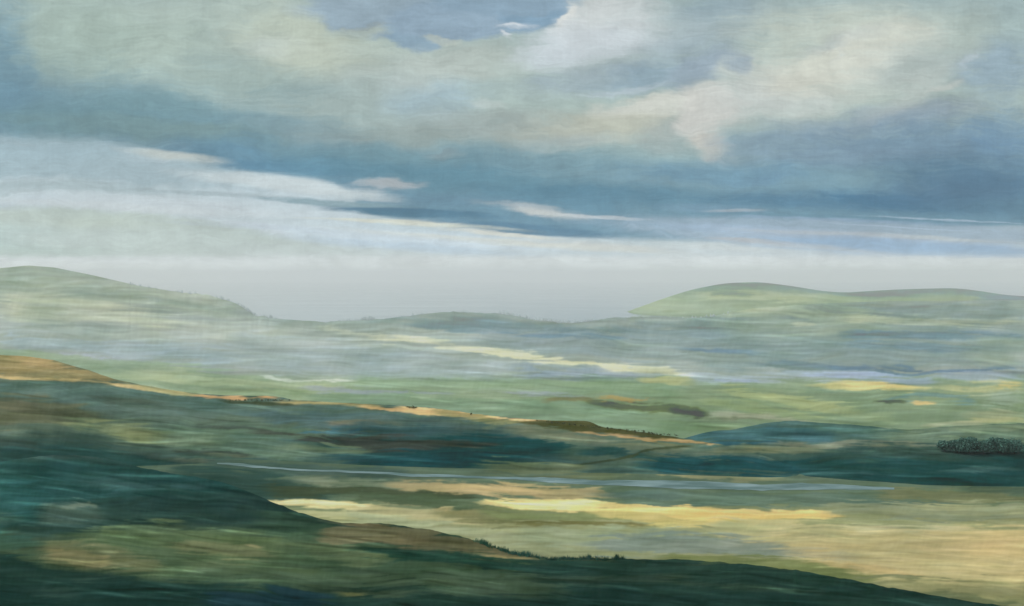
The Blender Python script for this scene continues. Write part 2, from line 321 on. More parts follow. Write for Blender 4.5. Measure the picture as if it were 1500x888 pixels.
# ------------------------------------------------------------------ far plain and the long misty hill
crest1 = [(-400, 396, 6800), (0, 393, 7000), (40, 389, 7000), (80, 392, 7100), (130, 402, 7300), (200, 418, 7600), (260, 428, 7700), (310, 433, 7800), (345, 444, 7900), (375, 462, 7950),
          (420, 469, 7700), (480, 472, 7500), (560, 467, 7900), (620, 460, 8300), (660, 457, 8500), (740, 460, 8400), (790, 470, 7700), (830, 474, 7500), (900, 466, 7900), (960, 463, 8200),
          (1010, 467, 7800), (1050, 462, 8200), (1100, 452, 8300), (1200, 445, 8400), (1300, 441, 8500), (1500, 440, 8500), (2000, 440, 8500)]
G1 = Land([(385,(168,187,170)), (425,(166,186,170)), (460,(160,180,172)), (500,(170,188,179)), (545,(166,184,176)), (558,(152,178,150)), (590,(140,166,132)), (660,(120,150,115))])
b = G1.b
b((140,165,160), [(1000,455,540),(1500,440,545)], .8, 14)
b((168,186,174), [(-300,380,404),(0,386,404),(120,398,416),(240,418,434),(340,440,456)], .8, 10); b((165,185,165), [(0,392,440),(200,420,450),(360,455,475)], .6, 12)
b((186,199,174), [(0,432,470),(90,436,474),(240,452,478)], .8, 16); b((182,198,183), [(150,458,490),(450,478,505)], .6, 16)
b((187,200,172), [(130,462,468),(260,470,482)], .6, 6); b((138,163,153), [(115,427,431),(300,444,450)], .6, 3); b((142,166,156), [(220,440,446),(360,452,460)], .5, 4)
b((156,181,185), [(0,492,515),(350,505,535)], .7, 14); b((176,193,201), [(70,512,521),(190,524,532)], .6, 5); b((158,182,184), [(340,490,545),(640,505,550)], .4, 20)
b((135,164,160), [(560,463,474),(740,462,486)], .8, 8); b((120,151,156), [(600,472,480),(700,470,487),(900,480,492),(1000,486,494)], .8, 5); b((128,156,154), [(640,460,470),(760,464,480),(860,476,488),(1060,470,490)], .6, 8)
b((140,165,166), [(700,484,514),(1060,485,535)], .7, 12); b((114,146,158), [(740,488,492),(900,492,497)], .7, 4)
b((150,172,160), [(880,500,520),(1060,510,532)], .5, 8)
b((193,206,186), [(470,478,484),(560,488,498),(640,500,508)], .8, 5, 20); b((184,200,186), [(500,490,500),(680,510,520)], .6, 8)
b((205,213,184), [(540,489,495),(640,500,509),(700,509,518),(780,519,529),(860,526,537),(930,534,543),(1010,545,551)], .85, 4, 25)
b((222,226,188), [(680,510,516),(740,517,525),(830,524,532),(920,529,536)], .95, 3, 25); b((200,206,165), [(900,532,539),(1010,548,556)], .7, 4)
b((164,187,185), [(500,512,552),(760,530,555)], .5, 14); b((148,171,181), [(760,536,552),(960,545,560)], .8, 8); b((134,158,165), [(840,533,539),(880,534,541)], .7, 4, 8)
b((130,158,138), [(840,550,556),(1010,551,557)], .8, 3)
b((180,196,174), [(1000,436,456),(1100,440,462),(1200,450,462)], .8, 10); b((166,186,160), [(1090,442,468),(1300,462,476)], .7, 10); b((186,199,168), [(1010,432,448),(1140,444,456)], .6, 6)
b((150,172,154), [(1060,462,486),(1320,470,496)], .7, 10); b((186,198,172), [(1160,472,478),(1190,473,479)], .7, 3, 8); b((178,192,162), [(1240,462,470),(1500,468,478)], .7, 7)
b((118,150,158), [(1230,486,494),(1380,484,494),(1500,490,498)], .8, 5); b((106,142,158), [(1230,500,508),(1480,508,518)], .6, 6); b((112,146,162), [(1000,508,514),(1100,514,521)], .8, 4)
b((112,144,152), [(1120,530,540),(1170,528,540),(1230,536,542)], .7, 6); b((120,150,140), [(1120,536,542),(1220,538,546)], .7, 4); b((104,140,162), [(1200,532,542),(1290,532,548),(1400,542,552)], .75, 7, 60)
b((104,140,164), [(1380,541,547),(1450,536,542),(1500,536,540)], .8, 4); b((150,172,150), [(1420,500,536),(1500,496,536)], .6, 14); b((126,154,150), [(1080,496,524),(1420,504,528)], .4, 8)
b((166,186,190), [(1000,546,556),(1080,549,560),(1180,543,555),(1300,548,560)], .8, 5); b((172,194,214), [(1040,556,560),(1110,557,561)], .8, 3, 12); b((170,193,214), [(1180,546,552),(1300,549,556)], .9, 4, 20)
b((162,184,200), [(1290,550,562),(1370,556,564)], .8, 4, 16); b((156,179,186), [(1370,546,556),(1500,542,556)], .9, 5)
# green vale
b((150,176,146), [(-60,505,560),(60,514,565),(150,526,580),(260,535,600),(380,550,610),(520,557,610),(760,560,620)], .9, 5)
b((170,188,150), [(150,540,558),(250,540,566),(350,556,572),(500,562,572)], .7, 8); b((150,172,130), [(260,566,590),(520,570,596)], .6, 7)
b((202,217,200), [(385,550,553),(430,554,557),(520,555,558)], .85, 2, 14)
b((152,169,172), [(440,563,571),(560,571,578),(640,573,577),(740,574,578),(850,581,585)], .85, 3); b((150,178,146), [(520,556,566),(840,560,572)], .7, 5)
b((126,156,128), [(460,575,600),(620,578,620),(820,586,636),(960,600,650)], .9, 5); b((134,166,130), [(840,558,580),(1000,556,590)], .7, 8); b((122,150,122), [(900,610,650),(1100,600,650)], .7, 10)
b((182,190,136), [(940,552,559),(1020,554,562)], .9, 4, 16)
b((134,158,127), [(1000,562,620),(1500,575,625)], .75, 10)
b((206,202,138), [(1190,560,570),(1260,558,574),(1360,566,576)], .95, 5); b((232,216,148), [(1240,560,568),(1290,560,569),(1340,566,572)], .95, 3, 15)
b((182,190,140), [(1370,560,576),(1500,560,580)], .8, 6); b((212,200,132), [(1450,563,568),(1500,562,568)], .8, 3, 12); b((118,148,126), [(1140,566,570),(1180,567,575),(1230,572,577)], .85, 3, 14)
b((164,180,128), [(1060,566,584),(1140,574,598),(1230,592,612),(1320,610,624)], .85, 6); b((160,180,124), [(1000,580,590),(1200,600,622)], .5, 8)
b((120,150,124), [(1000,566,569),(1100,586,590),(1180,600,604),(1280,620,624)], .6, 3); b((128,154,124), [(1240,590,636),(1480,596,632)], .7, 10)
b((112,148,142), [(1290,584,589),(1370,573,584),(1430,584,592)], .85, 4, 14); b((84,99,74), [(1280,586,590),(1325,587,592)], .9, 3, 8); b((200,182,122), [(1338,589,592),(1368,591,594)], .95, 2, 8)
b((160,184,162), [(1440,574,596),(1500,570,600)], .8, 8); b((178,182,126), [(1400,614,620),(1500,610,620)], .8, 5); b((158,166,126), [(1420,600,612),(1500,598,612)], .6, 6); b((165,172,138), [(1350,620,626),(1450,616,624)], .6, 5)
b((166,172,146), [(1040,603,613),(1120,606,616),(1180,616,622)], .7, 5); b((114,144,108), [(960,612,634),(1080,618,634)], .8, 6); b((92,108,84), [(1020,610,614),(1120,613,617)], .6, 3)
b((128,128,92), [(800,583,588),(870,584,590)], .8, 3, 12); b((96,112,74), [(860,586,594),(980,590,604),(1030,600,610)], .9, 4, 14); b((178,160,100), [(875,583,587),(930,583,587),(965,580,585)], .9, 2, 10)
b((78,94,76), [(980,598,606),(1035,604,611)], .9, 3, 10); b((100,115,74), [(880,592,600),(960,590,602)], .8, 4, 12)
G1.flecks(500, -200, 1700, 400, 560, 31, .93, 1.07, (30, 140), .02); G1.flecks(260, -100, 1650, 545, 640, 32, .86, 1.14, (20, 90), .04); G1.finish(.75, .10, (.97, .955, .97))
px = np.arange(-420, 1921, 1.5); nr = 250
cp = smooth_line(px, crest1, 1, 5)+(fbm(px/9, px*0, 31, 3)-.5)*3*((px > 190) & (px < 1080)); cY = smooth_line(px, crest1, 2, 8)
pyb = np.interp(px, [-400, 0, 300, 500, 1000, 1500, 2000], [540, 540, 525, 500, 500, 520, 520])
t = np.linspace(0, 1, nr)[:, None]
PY = cp+(720-cp)*(t**1.12); PX = np.broadcast_to(px, PY.shape)
Yf = 520500.0/np.maximum(PY-400, 20); s = np.clip((pyb-PY)/(pyb-cp), 0, 1)
Yb = 520500.0/(pyb-400)
Y = np.where(PY > pyb, Yf, Yb+(cY-Yb)*s**1.35)
for _ in range(3): Y[1:-1] = (Y[:-2]+Y[1:-1]*2+Y[2:])/4
X = Y*(PX-750)/F; Z = H-Y*(PY-HOR)/F
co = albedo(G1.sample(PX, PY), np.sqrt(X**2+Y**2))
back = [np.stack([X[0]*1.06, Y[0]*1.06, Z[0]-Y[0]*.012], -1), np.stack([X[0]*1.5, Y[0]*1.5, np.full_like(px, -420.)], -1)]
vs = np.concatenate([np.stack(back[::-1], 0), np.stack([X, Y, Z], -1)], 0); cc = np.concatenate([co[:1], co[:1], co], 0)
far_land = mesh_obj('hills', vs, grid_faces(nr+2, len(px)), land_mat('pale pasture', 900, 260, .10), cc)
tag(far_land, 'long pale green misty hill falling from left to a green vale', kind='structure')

# ------------------------------------------------------------------ ridge on the far right
crestR = [(700, 520), (860, 478), (920, 456), (970, 438), (1010, 425), (1060, 415), (1110, 413), (1160, 419), (1200, 426), (1235, 429), (1280, 426), (1330, 423.5), (1400, 422), (1440, 427), (1470, 432), (1500, 434), (1700, 442), (2100, 450)]
GR = Land([(405,(140,168,165)), (420,(150,174,165)), (436,(166,186,166)), (450,(165,184,162)), (480,(150,172,155))])
GR.b((138,165,165), [(1000,412,421),(1110,410,419),(1230,425,433),(1400,420,430),(1500,430,444)], .8, 5); GR.b((186,199,170), [(1020,424,440),(1100,424,440),(1190,434,446)], .8, 8)
GR.b((128,158,164), [(1250,430,436),(1340,428,437)], .7, 5); GR.b((165,184,158), [(1200,434,444),(1500,438,448)], .7, 6); GR.b((130,160,168), [(1430,432,446),(1520,434,452)], .8, 6)
GR.finish(.6)
px = np.arange(700, 2101, 2.0); nr = 40
cp = smooth_line(px, crestR, 1, 14); t = np.linspace(0, 1, nr)[:, None]
PY = cp+(np.maximum(cp+4, 478)-cp)*t; PX = np.broadcast_to(px, PY.shape); Y = 10200-1500*t**.8+0*PY
X = Y*(PX-750)/F; Z = H-Y*(PY-HOR)/F
co = albedo(GR.sample(PX, PY), np.sqrt(X**2+Y**2))
vs = np.concatenate([np.stack([X[0]*1.3, Y[0]*1.3, np.full_like(px, -430.)], -1)[None], np.stack([X, Y, Z], -1)], 0)
tag(mesh_obj('hills', vs, grid_faces(nr+1, len(px)), land_mat('far ridge grass', 1200, 300, .10), np.concatenate([co[:1], co], 0)),
    'low rounded far ridge under the brightest strip of sky', kind='structure')

# ------------------------------------------------------------------ lake added to mirror bright sky as the mist band
def water_mat(name, col, rough, bump, sc, spec=.5):
    m = bpy.data.materials.new(name); m.use_nodes = True; t_ = m.node_tree; n = t_.nodes; l = t_.links; p = n['Principled BSDF']
    p.inputs['Base Color'].default_value = (*col, 1); p.inputs['Roughness'].default_value = rough; p.inputs['IOR'].default_value = 1.33; p.inputs['Specular IOR Level'].default_value = spec
    g = n.new('ShaderNodeNewGeometry'); mp = n.new('ShaderNodeMapping'); l.new(g.outputs['Position'], mp.inputs[0]); mp.inputs['Scale'].default_value = (1/sc[0], 1/sc[1], 1)
    z = n.new('ShaderNodeTexNoise'); l.new(mp.outputs[0], z.inputs['Vector']); z.inputs['Scale'].default_value = 1; z.inputs['Detail'].default_value = 5
    bm_ = n.new('ShaderNodeBump'); bm_.inputs['Distance'].default_value = bump; bm_.inputs['Strength'].default_value = .5
    l.new(z.outputs['Fac'], bm_.inputs['Height']); l.new(bm_.outputs[0], p.inputs['Normal'])
    mr = n.new('ShaderNodeMapRange'); l.new(z.outputs['Fac'], mr.inputs['Value']); mr.inputs['To Min'].default_value = rough*.5; mr.inputs['To Max'].default_value = rough*1.6
    l.new(mr.outputs[0], p.inputs['Roughness'])
    return m
ly = np.linspace(5200, 42000, 24); lx = np.linspace(-42000, 42000, 24)
LX, LY = np.meshgrid(lx, ly)
lake_m = water_mat('still lake water', (.10, .17, .20), .10, .12, (1800, 500)); t_ = lake_m.node_tree; n = t_.nodes; l = t_.links
tag(mesh_obj('lake', np.stack([LX, LY, np.full_like(LX, -304.0)], -1), grid_faces(24, 24), lake_m),
    'wide water added behind the long pale hill, mirroring bright sky as mist', kind='structure')
# ground under everything
m = land_mat('low ground', 800, 300, .1)
LX, LY = np.meshgrid(np.linspace(-42500, 42500, 30), np.linspace(-8000, 42500, 30))
tag(mesh_obj('ground', np.stack([LX, LY, np.full_like(LX, -460.0)], -1), grid_faces(30, 30), m, np.broadcast_to(np.array([.10, .13, .08]), (900, 3)).copy()),
    'low ground reaching the horizon under the hills', kind='structure')

# ------------------------------------------------------------------ two hills in the middle distance
def sheet_Y(PY, t, cp, bp, Yc, power):
    lift = 1-Yc/flat(cp)
    lb = 0 if power < 5 else 1-120.0/flat(bp)          # the foreground slope stays high above the valley
    if power >= 5: return Yc+(120.0-Yc)*t
    return flat(PY)*(1-lift*(1-t**1.4))+3*t
def hill_sheet(land, crest, base, y_c, y_b, x0, x1, step, nr, mat, label, power=1.0, back_drop=-200.0, rough=1.5):
    px = np.arange(x0, x1+step, step)
    cp = smooth_line(px, crest, 1, 5)+(fbm(px/16, px*0, 41, 3)-.5)*rough
    bp = smooth_line(px, base, 1, 10); Yc = smooth_line(px, y_c, 1, 14); Yb = flat(bp)+3 if y_b is None else smooth_line(px, y_b, 1, 14)
    t = np.linspace(0, 1, nr)[:, None]
    PY = cp+(bp-cp)*t; PX = np.broadcast_to(px, PY.shape); Y = sheet_Y(PY, t, cp, bp, Yc, power)
    X = Y*(PX-750)/F; Z = H-Y*(PY-HOR)/F
    und = (fbm(X/38, Y/22, 51, 4)-.5)*Y*.0022*np.minimum(1, t*6)*np.minimum(1, (1-t)*6)
    Z = Z+und
    co = albedo(land.sample(PX, PY), np.sqrt(X**2+Y**2))
    b1 = np.stack([X[0]*1.05, Y[0]*1.05, Z[0]-Yc*.02], -1); b2 = np.stack([X[0]*1.6, Y[0]*1.6, np.minimum(Z[0]-60, back_drop)], -1)
    vs = np.concatenate([b2[None], b1[None], np.stack([X, Y, Z], -1)], 0)
    o = mesh_obj('hill', vs, grid_faces(nr+2, len(px)), mat, np.concatenate([co[:1], co[:1], co], 0))
    tag(o, label, kind='structure')
    return dict(px=px, cp=cp, bp=bp, Yc=Yc, Yb=Yb, p=power)
def on_sheet(S_, x, py):
    cp = np.interp(x, S_['px'], S_['cp']); bp = np.interp(x, S_['px'], S_['bp']); Yc = np.interp(x, S_['px'], S_['Yc']); Yb = np.interp(x, S_['px'], S_['Yb'])
    t = np.clip((py-cp)/(bp-cp), 0, 1); Y = sheet_Y(cp+(bp-cp)*t, t, cp, bp, Yc, S_['p']); py = cp+(bp-cp)*t
    return Vector((Y*(x-750)/F, Y, H-Y*(py-HOR)/F))
near_mat = land_mat('rough grass and heath', 22, 5, .14, .35)

GB = Land([(605,(84,118,114)), (640,(76,108,104)), (660,(66,96,90)), (690,(46,78,76)), (730,(50,78,68))])
b = GB.b
b((62,106,116), [(1000,634,648),(1130,624,646),(1240,630,648)], .8, 9); b((74,96,86), [(1385,648,664),(1480,646,664),(1560,645,664)], .7, 7); b((80,118,112), [(1180,622,632),(1320,630,640)], .7, 6)
b((100,124,104), [(1290,628,650),(1400,624,652),(1540,616,652)], .85, 8); b((120,138,108), [(1400,620,632),(1540,612,628)], .5, 6)
b((48,92,106), [(1020,645,651),(1160,646,652)], .8, 4); b((118,128,108), [(1130,648,656),(1290,648,656),(1380,652,658)], .85, 4); b((106,120,96), [(1030,656,668),(1100,652,668),(1200,654,664)], .85, 5)
b((128,128,96), [(1060,660,664),(1130,656,660)], .6, 3); b((28,74,80), [(900,668,690),(960,666,692),(1100,672,694),(1220,676,690)], .95, 6); b((28,76,76), [(1000,664,674),(1080,662,670)], .5, 4)
b((44,74,72), [(1180,664,700),(1260,657,715),(1400,655,718),(1560,655,720)], .9, 7); b((60,84,78), [(1280,658,668),(1400,656,670)], .6, 6); b((78,104,84), [(1255,673,677),(1290,673,678)], .7, 3, 10)
b((92,122,118), [(1130,696,699),(1190,693,696),(1275,693,696)], .8, 2); b((98,120,112), [(1360,692,696),(1420,683,691),(1500,682,688),(1560,682,688)], .85, 3)
b((38,72,66), [(1300,698,716),(1560,694,716)], .8, 5); b((60,90,72), [(1200,680,690),(1320,686,694)], .4, 6)
GB.b((30,70,72), [(1000,674,694),(1150,676,700),(1350,672,712),(1600,672,714)], .75, 10); GB.flecks(260, 960, 1700, 612, 722, 33, .8, 1.25); GB.finish(1.1, .11, (1.10, 1.07, .98))
crestB = [(880, 650), (985, 648), (1010, 640), (1040, 632), (1075, 629), (1120, 620), (1155, 616), (1195, 619), (1260, 623), (1330, 630), (1400, 624), (1500, 620), (1700, 612), (1960, 610)]
SB = hill_sheet(GB, crestB, [(980, 704), (1130, 707), (1250, 711), (1350, 718), (2000, 724)], [(985, 515), (1060, 519), (1150, 541), (1240, 515), (1330, 498), (2000, 500)], None, 985, 1960, 1.4, 110, near_mat, 'blue green hill with dark woods behind the river bend')

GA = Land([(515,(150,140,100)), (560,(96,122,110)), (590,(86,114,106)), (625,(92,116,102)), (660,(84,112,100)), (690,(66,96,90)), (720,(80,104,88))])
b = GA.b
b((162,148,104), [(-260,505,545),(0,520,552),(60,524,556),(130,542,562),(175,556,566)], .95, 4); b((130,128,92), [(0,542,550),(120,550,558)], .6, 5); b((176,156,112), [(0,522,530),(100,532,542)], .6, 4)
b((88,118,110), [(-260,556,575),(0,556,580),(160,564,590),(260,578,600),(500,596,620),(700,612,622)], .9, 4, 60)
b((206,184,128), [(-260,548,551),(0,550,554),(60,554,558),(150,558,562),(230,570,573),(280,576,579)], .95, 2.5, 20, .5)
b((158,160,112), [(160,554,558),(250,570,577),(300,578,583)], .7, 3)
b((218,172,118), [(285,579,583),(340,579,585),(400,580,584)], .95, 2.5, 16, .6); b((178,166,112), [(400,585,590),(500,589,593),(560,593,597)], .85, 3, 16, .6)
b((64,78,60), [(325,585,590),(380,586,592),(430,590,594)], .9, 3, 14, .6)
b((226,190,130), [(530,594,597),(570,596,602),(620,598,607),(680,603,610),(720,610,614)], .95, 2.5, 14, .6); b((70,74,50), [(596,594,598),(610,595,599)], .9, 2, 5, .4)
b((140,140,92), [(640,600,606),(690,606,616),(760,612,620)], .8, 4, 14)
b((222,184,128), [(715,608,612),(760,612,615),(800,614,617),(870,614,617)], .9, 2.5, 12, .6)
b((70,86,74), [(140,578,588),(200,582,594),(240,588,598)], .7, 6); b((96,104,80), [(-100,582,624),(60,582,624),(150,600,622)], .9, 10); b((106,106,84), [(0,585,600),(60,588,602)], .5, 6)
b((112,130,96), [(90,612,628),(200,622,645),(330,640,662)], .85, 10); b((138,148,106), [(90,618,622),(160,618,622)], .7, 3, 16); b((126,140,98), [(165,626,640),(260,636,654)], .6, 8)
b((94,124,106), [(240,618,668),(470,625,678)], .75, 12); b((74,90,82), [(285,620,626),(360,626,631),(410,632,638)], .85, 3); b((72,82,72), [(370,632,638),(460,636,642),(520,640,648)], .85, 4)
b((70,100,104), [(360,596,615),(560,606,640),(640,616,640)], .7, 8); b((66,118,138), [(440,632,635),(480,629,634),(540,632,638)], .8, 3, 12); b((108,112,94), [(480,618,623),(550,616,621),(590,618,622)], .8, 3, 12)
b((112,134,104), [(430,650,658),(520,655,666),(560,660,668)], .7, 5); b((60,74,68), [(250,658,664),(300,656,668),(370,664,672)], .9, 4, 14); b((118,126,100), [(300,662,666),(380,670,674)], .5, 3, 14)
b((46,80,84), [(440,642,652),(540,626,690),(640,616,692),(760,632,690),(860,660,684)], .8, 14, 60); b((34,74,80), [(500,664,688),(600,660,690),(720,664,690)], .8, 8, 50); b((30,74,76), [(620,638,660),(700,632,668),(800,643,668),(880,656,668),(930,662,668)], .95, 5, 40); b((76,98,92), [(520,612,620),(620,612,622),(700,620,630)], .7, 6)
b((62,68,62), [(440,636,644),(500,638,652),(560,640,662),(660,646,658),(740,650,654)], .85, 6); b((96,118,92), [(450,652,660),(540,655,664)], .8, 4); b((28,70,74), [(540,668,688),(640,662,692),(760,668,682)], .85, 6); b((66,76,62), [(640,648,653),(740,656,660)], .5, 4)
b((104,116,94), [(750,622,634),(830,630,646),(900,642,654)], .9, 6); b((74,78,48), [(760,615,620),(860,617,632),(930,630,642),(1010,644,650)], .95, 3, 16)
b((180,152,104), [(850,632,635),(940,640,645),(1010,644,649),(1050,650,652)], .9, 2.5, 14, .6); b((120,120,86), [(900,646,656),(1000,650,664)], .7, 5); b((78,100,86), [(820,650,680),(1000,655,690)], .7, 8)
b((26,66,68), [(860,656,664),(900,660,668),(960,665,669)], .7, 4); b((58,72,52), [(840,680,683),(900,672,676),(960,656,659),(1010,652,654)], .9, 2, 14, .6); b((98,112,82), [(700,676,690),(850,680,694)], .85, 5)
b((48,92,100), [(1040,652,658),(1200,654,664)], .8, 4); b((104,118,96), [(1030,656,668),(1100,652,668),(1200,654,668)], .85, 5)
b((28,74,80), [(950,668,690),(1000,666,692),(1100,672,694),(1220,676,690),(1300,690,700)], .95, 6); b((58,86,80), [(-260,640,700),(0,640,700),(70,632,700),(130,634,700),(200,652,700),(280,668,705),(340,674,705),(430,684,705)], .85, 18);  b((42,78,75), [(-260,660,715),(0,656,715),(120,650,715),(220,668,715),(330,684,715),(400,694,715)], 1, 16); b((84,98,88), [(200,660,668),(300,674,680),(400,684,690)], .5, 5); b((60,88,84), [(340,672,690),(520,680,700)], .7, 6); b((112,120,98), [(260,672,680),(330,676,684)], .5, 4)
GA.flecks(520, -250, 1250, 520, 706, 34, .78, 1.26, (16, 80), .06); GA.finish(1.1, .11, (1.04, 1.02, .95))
crestA = [(-300, 500), (0, 520), (40, 522), (80, 528), (130, 542), (165, 555), (230, 568), (290, 577), (330, 579), (400, 580), (430, 586), (500, 590), (560, 593), (600, 595), (650, 599), (690, 606), (720, 609), (780, 615), (860, 617), (885, 626), (950, 634), (1010, 644), (1060, 652), (1120, 668), (1170, 686), (1210, 703)]
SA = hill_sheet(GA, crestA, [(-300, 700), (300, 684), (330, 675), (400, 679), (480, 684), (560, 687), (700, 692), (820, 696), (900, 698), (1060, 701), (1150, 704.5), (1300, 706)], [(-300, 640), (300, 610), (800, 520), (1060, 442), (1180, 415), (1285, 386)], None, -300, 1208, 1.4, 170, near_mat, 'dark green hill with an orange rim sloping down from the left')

# ------------------------------------------------------------------ valley floor with fields
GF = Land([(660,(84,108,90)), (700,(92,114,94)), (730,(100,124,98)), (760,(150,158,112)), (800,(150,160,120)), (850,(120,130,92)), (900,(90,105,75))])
b = GF.b
b((100,114,84), [(700,676,692),(800,678,698),(920,690,704)], .9, 5); b((166,160,110), [(830,683,689),(900,684,690),(980,690,697),(1030,696,702)], .9, 3.5); b((136,140,104), [(1000,692,700),(1140,697,704)], .85, 4)
b((66,92,84), [(300,672,684),(480,682,700),(600,690,706)], .8, 6)
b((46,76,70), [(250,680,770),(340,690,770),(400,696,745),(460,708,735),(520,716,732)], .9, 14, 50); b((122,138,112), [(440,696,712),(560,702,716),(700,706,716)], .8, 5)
b((66,80,58), [(380,706,724),(480,710,728),(600,716,728),(700,722,732)], .9, 5); b((74,94,68), [(500,722,736),(620,722,744),(720,736,752)], .8, 5)
b((166,156,110), [(570,704,714),(640,704,722),(760,710,730),(860,714,734),(910,722,732)], .9, 4); b((186,168,118), [(640,708,716),(740,712,724),(800,718,728)], .7, 5)
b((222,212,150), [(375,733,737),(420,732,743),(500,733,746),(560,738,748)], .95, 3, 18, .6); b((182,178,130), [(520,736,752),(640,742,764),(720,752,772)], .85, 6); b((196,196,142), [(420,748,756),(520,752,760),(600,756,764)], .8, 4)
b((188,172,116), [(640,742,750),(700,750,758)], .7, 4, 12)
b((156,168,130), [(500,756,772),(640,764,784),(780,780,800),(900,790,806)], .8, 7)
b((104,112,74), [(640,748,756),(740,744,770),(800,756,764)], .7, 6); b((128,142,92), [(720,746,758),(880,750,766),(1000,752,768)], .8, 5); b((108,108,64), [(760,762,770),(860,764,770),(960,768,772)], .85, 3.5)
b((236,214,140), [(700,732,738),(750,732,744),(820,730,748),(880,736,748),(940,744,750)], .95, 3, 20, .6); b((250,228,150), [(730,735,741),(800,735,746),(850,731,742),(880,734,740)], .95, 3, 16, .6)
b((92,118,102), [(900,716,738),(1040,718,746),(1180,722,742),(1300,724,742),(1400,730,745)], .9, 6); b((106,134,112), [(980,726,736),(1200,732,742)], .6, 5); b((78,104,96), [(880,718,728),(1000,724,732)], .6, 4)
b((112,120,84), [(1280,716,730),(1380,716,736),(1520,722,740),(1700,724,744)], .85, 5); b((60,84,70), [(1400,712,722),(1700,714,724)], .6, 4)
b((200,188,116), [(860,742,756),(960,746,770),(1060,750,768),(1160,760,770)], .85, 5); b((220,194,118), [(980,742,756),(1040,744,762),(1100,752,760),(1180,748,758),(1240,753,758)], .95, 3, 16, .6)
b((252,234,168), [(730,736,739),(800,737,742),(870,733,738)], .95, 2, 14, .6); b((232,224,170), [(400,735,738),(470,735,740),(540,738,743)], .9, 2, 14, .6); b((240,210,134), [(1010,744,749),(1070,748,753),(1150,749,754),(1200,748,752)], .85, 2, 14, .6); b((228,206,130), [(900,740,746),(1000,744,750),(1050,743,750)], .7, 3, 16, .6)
b((142,152,116), [(1220,736,756),(1350,738,762),(1520,736,766),(1700,736,766)], .85, 6); b((124,140,112), [(1280,752,760),(1500,754,764)], .6, 4); b((160,166,120), [(1340,738,746),(1430,738,746)], .6, 5)
b((182,178,126), [(1040,764,790),(1200,770,830),(1350,772,850),(1520,768,850),(1700,768,860)], .95, 8); b((196,180,124), [(1380,784,830),(1540,776,840)], .7, 14); b((190,180,126), [(1060,774,792),(1200,780,832),(1400,772,850),(1600,772,860)], .6, 12); b((196,172,120), [(1340,794,808),(1470,792,812)], .7, 8); b((200,184,122), [(1430,776,840),(1600,776,850)], .6, 14)
b((160,168,122), [(1040,768,784),(1200,776,800),(1290,784,800)], .7, 7); b((170,178,140), [(1240,768,778),(1420,772,782)], .6, 6)
b((150,164,128), [(760,772,800),(900,776,806),(1000,780,806)], .8, 8); b((118,136,124), [(860,790,808),(1000,780,812),(1120,790,816),(1260,808,826)], .9, 7); b((134,148,130), [(960,792,798),(1120,800,806)], .6, 4)
b((108,122,74), [(960,812,826),(1060,814,834),(1200,822,846),(1290,834,850)], .9, 5); b((164,150,96), [(1200,820,826),(1290,828,840),(1360,840,848)], .85, 4); b((206,178,110), [(1240,824,829),(1290,830,836),(1330,838,841)], .85, 2.5, 12)
b((196,188,134), [(1300,818,836),(1420,822,842),(1540,820,846)], .6, 8); b((150,152,104), [(1280,846,862),(1400,850,876),(1540,850,890)], .75, 10); b((170,168,114), [(1300,846,856),(1520,848,860)], .6, 6)
b((188,177,124), [(1120,776,800),(1260,782,838),(1420,776,848),(1600,774,852)], .7, 16, 60); GF.flecks(560, 250, 1700, 690, 890, 35, .89, 1.11, (30, 120), .03); GF.finish(.75, .07, (1.0, .975, .97))
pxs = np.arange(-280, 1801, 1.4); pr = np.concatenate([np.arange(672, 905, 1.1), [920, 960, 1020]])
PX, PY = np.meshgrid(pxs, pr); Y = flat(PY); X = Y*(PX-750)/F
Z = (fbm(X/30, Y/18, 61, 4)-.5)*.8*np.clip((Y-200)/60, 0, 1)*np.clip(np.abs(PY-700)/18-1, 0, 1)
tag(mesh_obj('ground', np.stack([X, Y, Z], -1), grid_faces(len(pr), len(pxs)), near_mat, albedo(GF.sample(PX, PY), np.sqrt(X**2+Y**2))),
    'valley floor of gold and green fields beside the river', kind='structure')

# ------------------------------------------------------------------ river
riv = [(318, 679, .8), (350, 680.5, 1.8), (400, 686, 1.2), (450, 689, 1.6), (500, 691, 2.2), (560, 694, 2.2), (650, 697.5, 3), (700, 700, 1.8), (760, 702, 2.2), (820, 705, 3.6), (860, 707, 4.6), (950, 709, 4.6),
       (1000, 709.5, 5), (1050, 712, 4.4), (1130, 714, 4), (1200, 713.5, 2.6), (1250, 714.5, 2), (1310, 716, 1)]
xs = np.arange(318, 1311, 2.0)
mid = smooth_line(xs, riv, 1, 12)+(fbm(xs/40, xs*0, 71, 3)-.5)*3; hw = smooth_line(xs, riv, 2, 8)*1.15*np.clip(.1+1.5*fbm(xs/110, xs*0, 74, 2), .5, 1.2)*1.15
eT = mid-hw*(.8+.4*fbm(xs/40, xs*0, 72, 4)); eB = mid+hw*(.8+.4*fbm(xs/34, xs*0, 73, 4))
rows = []
for k in np.linspace(0, 1, 6):
    p_ = eT+(eB-eT)*k; Y = flat(p_); rows.append(np.stack([Y*(xs-750)/F, Y, np.full_like(xs, .06)], -1))
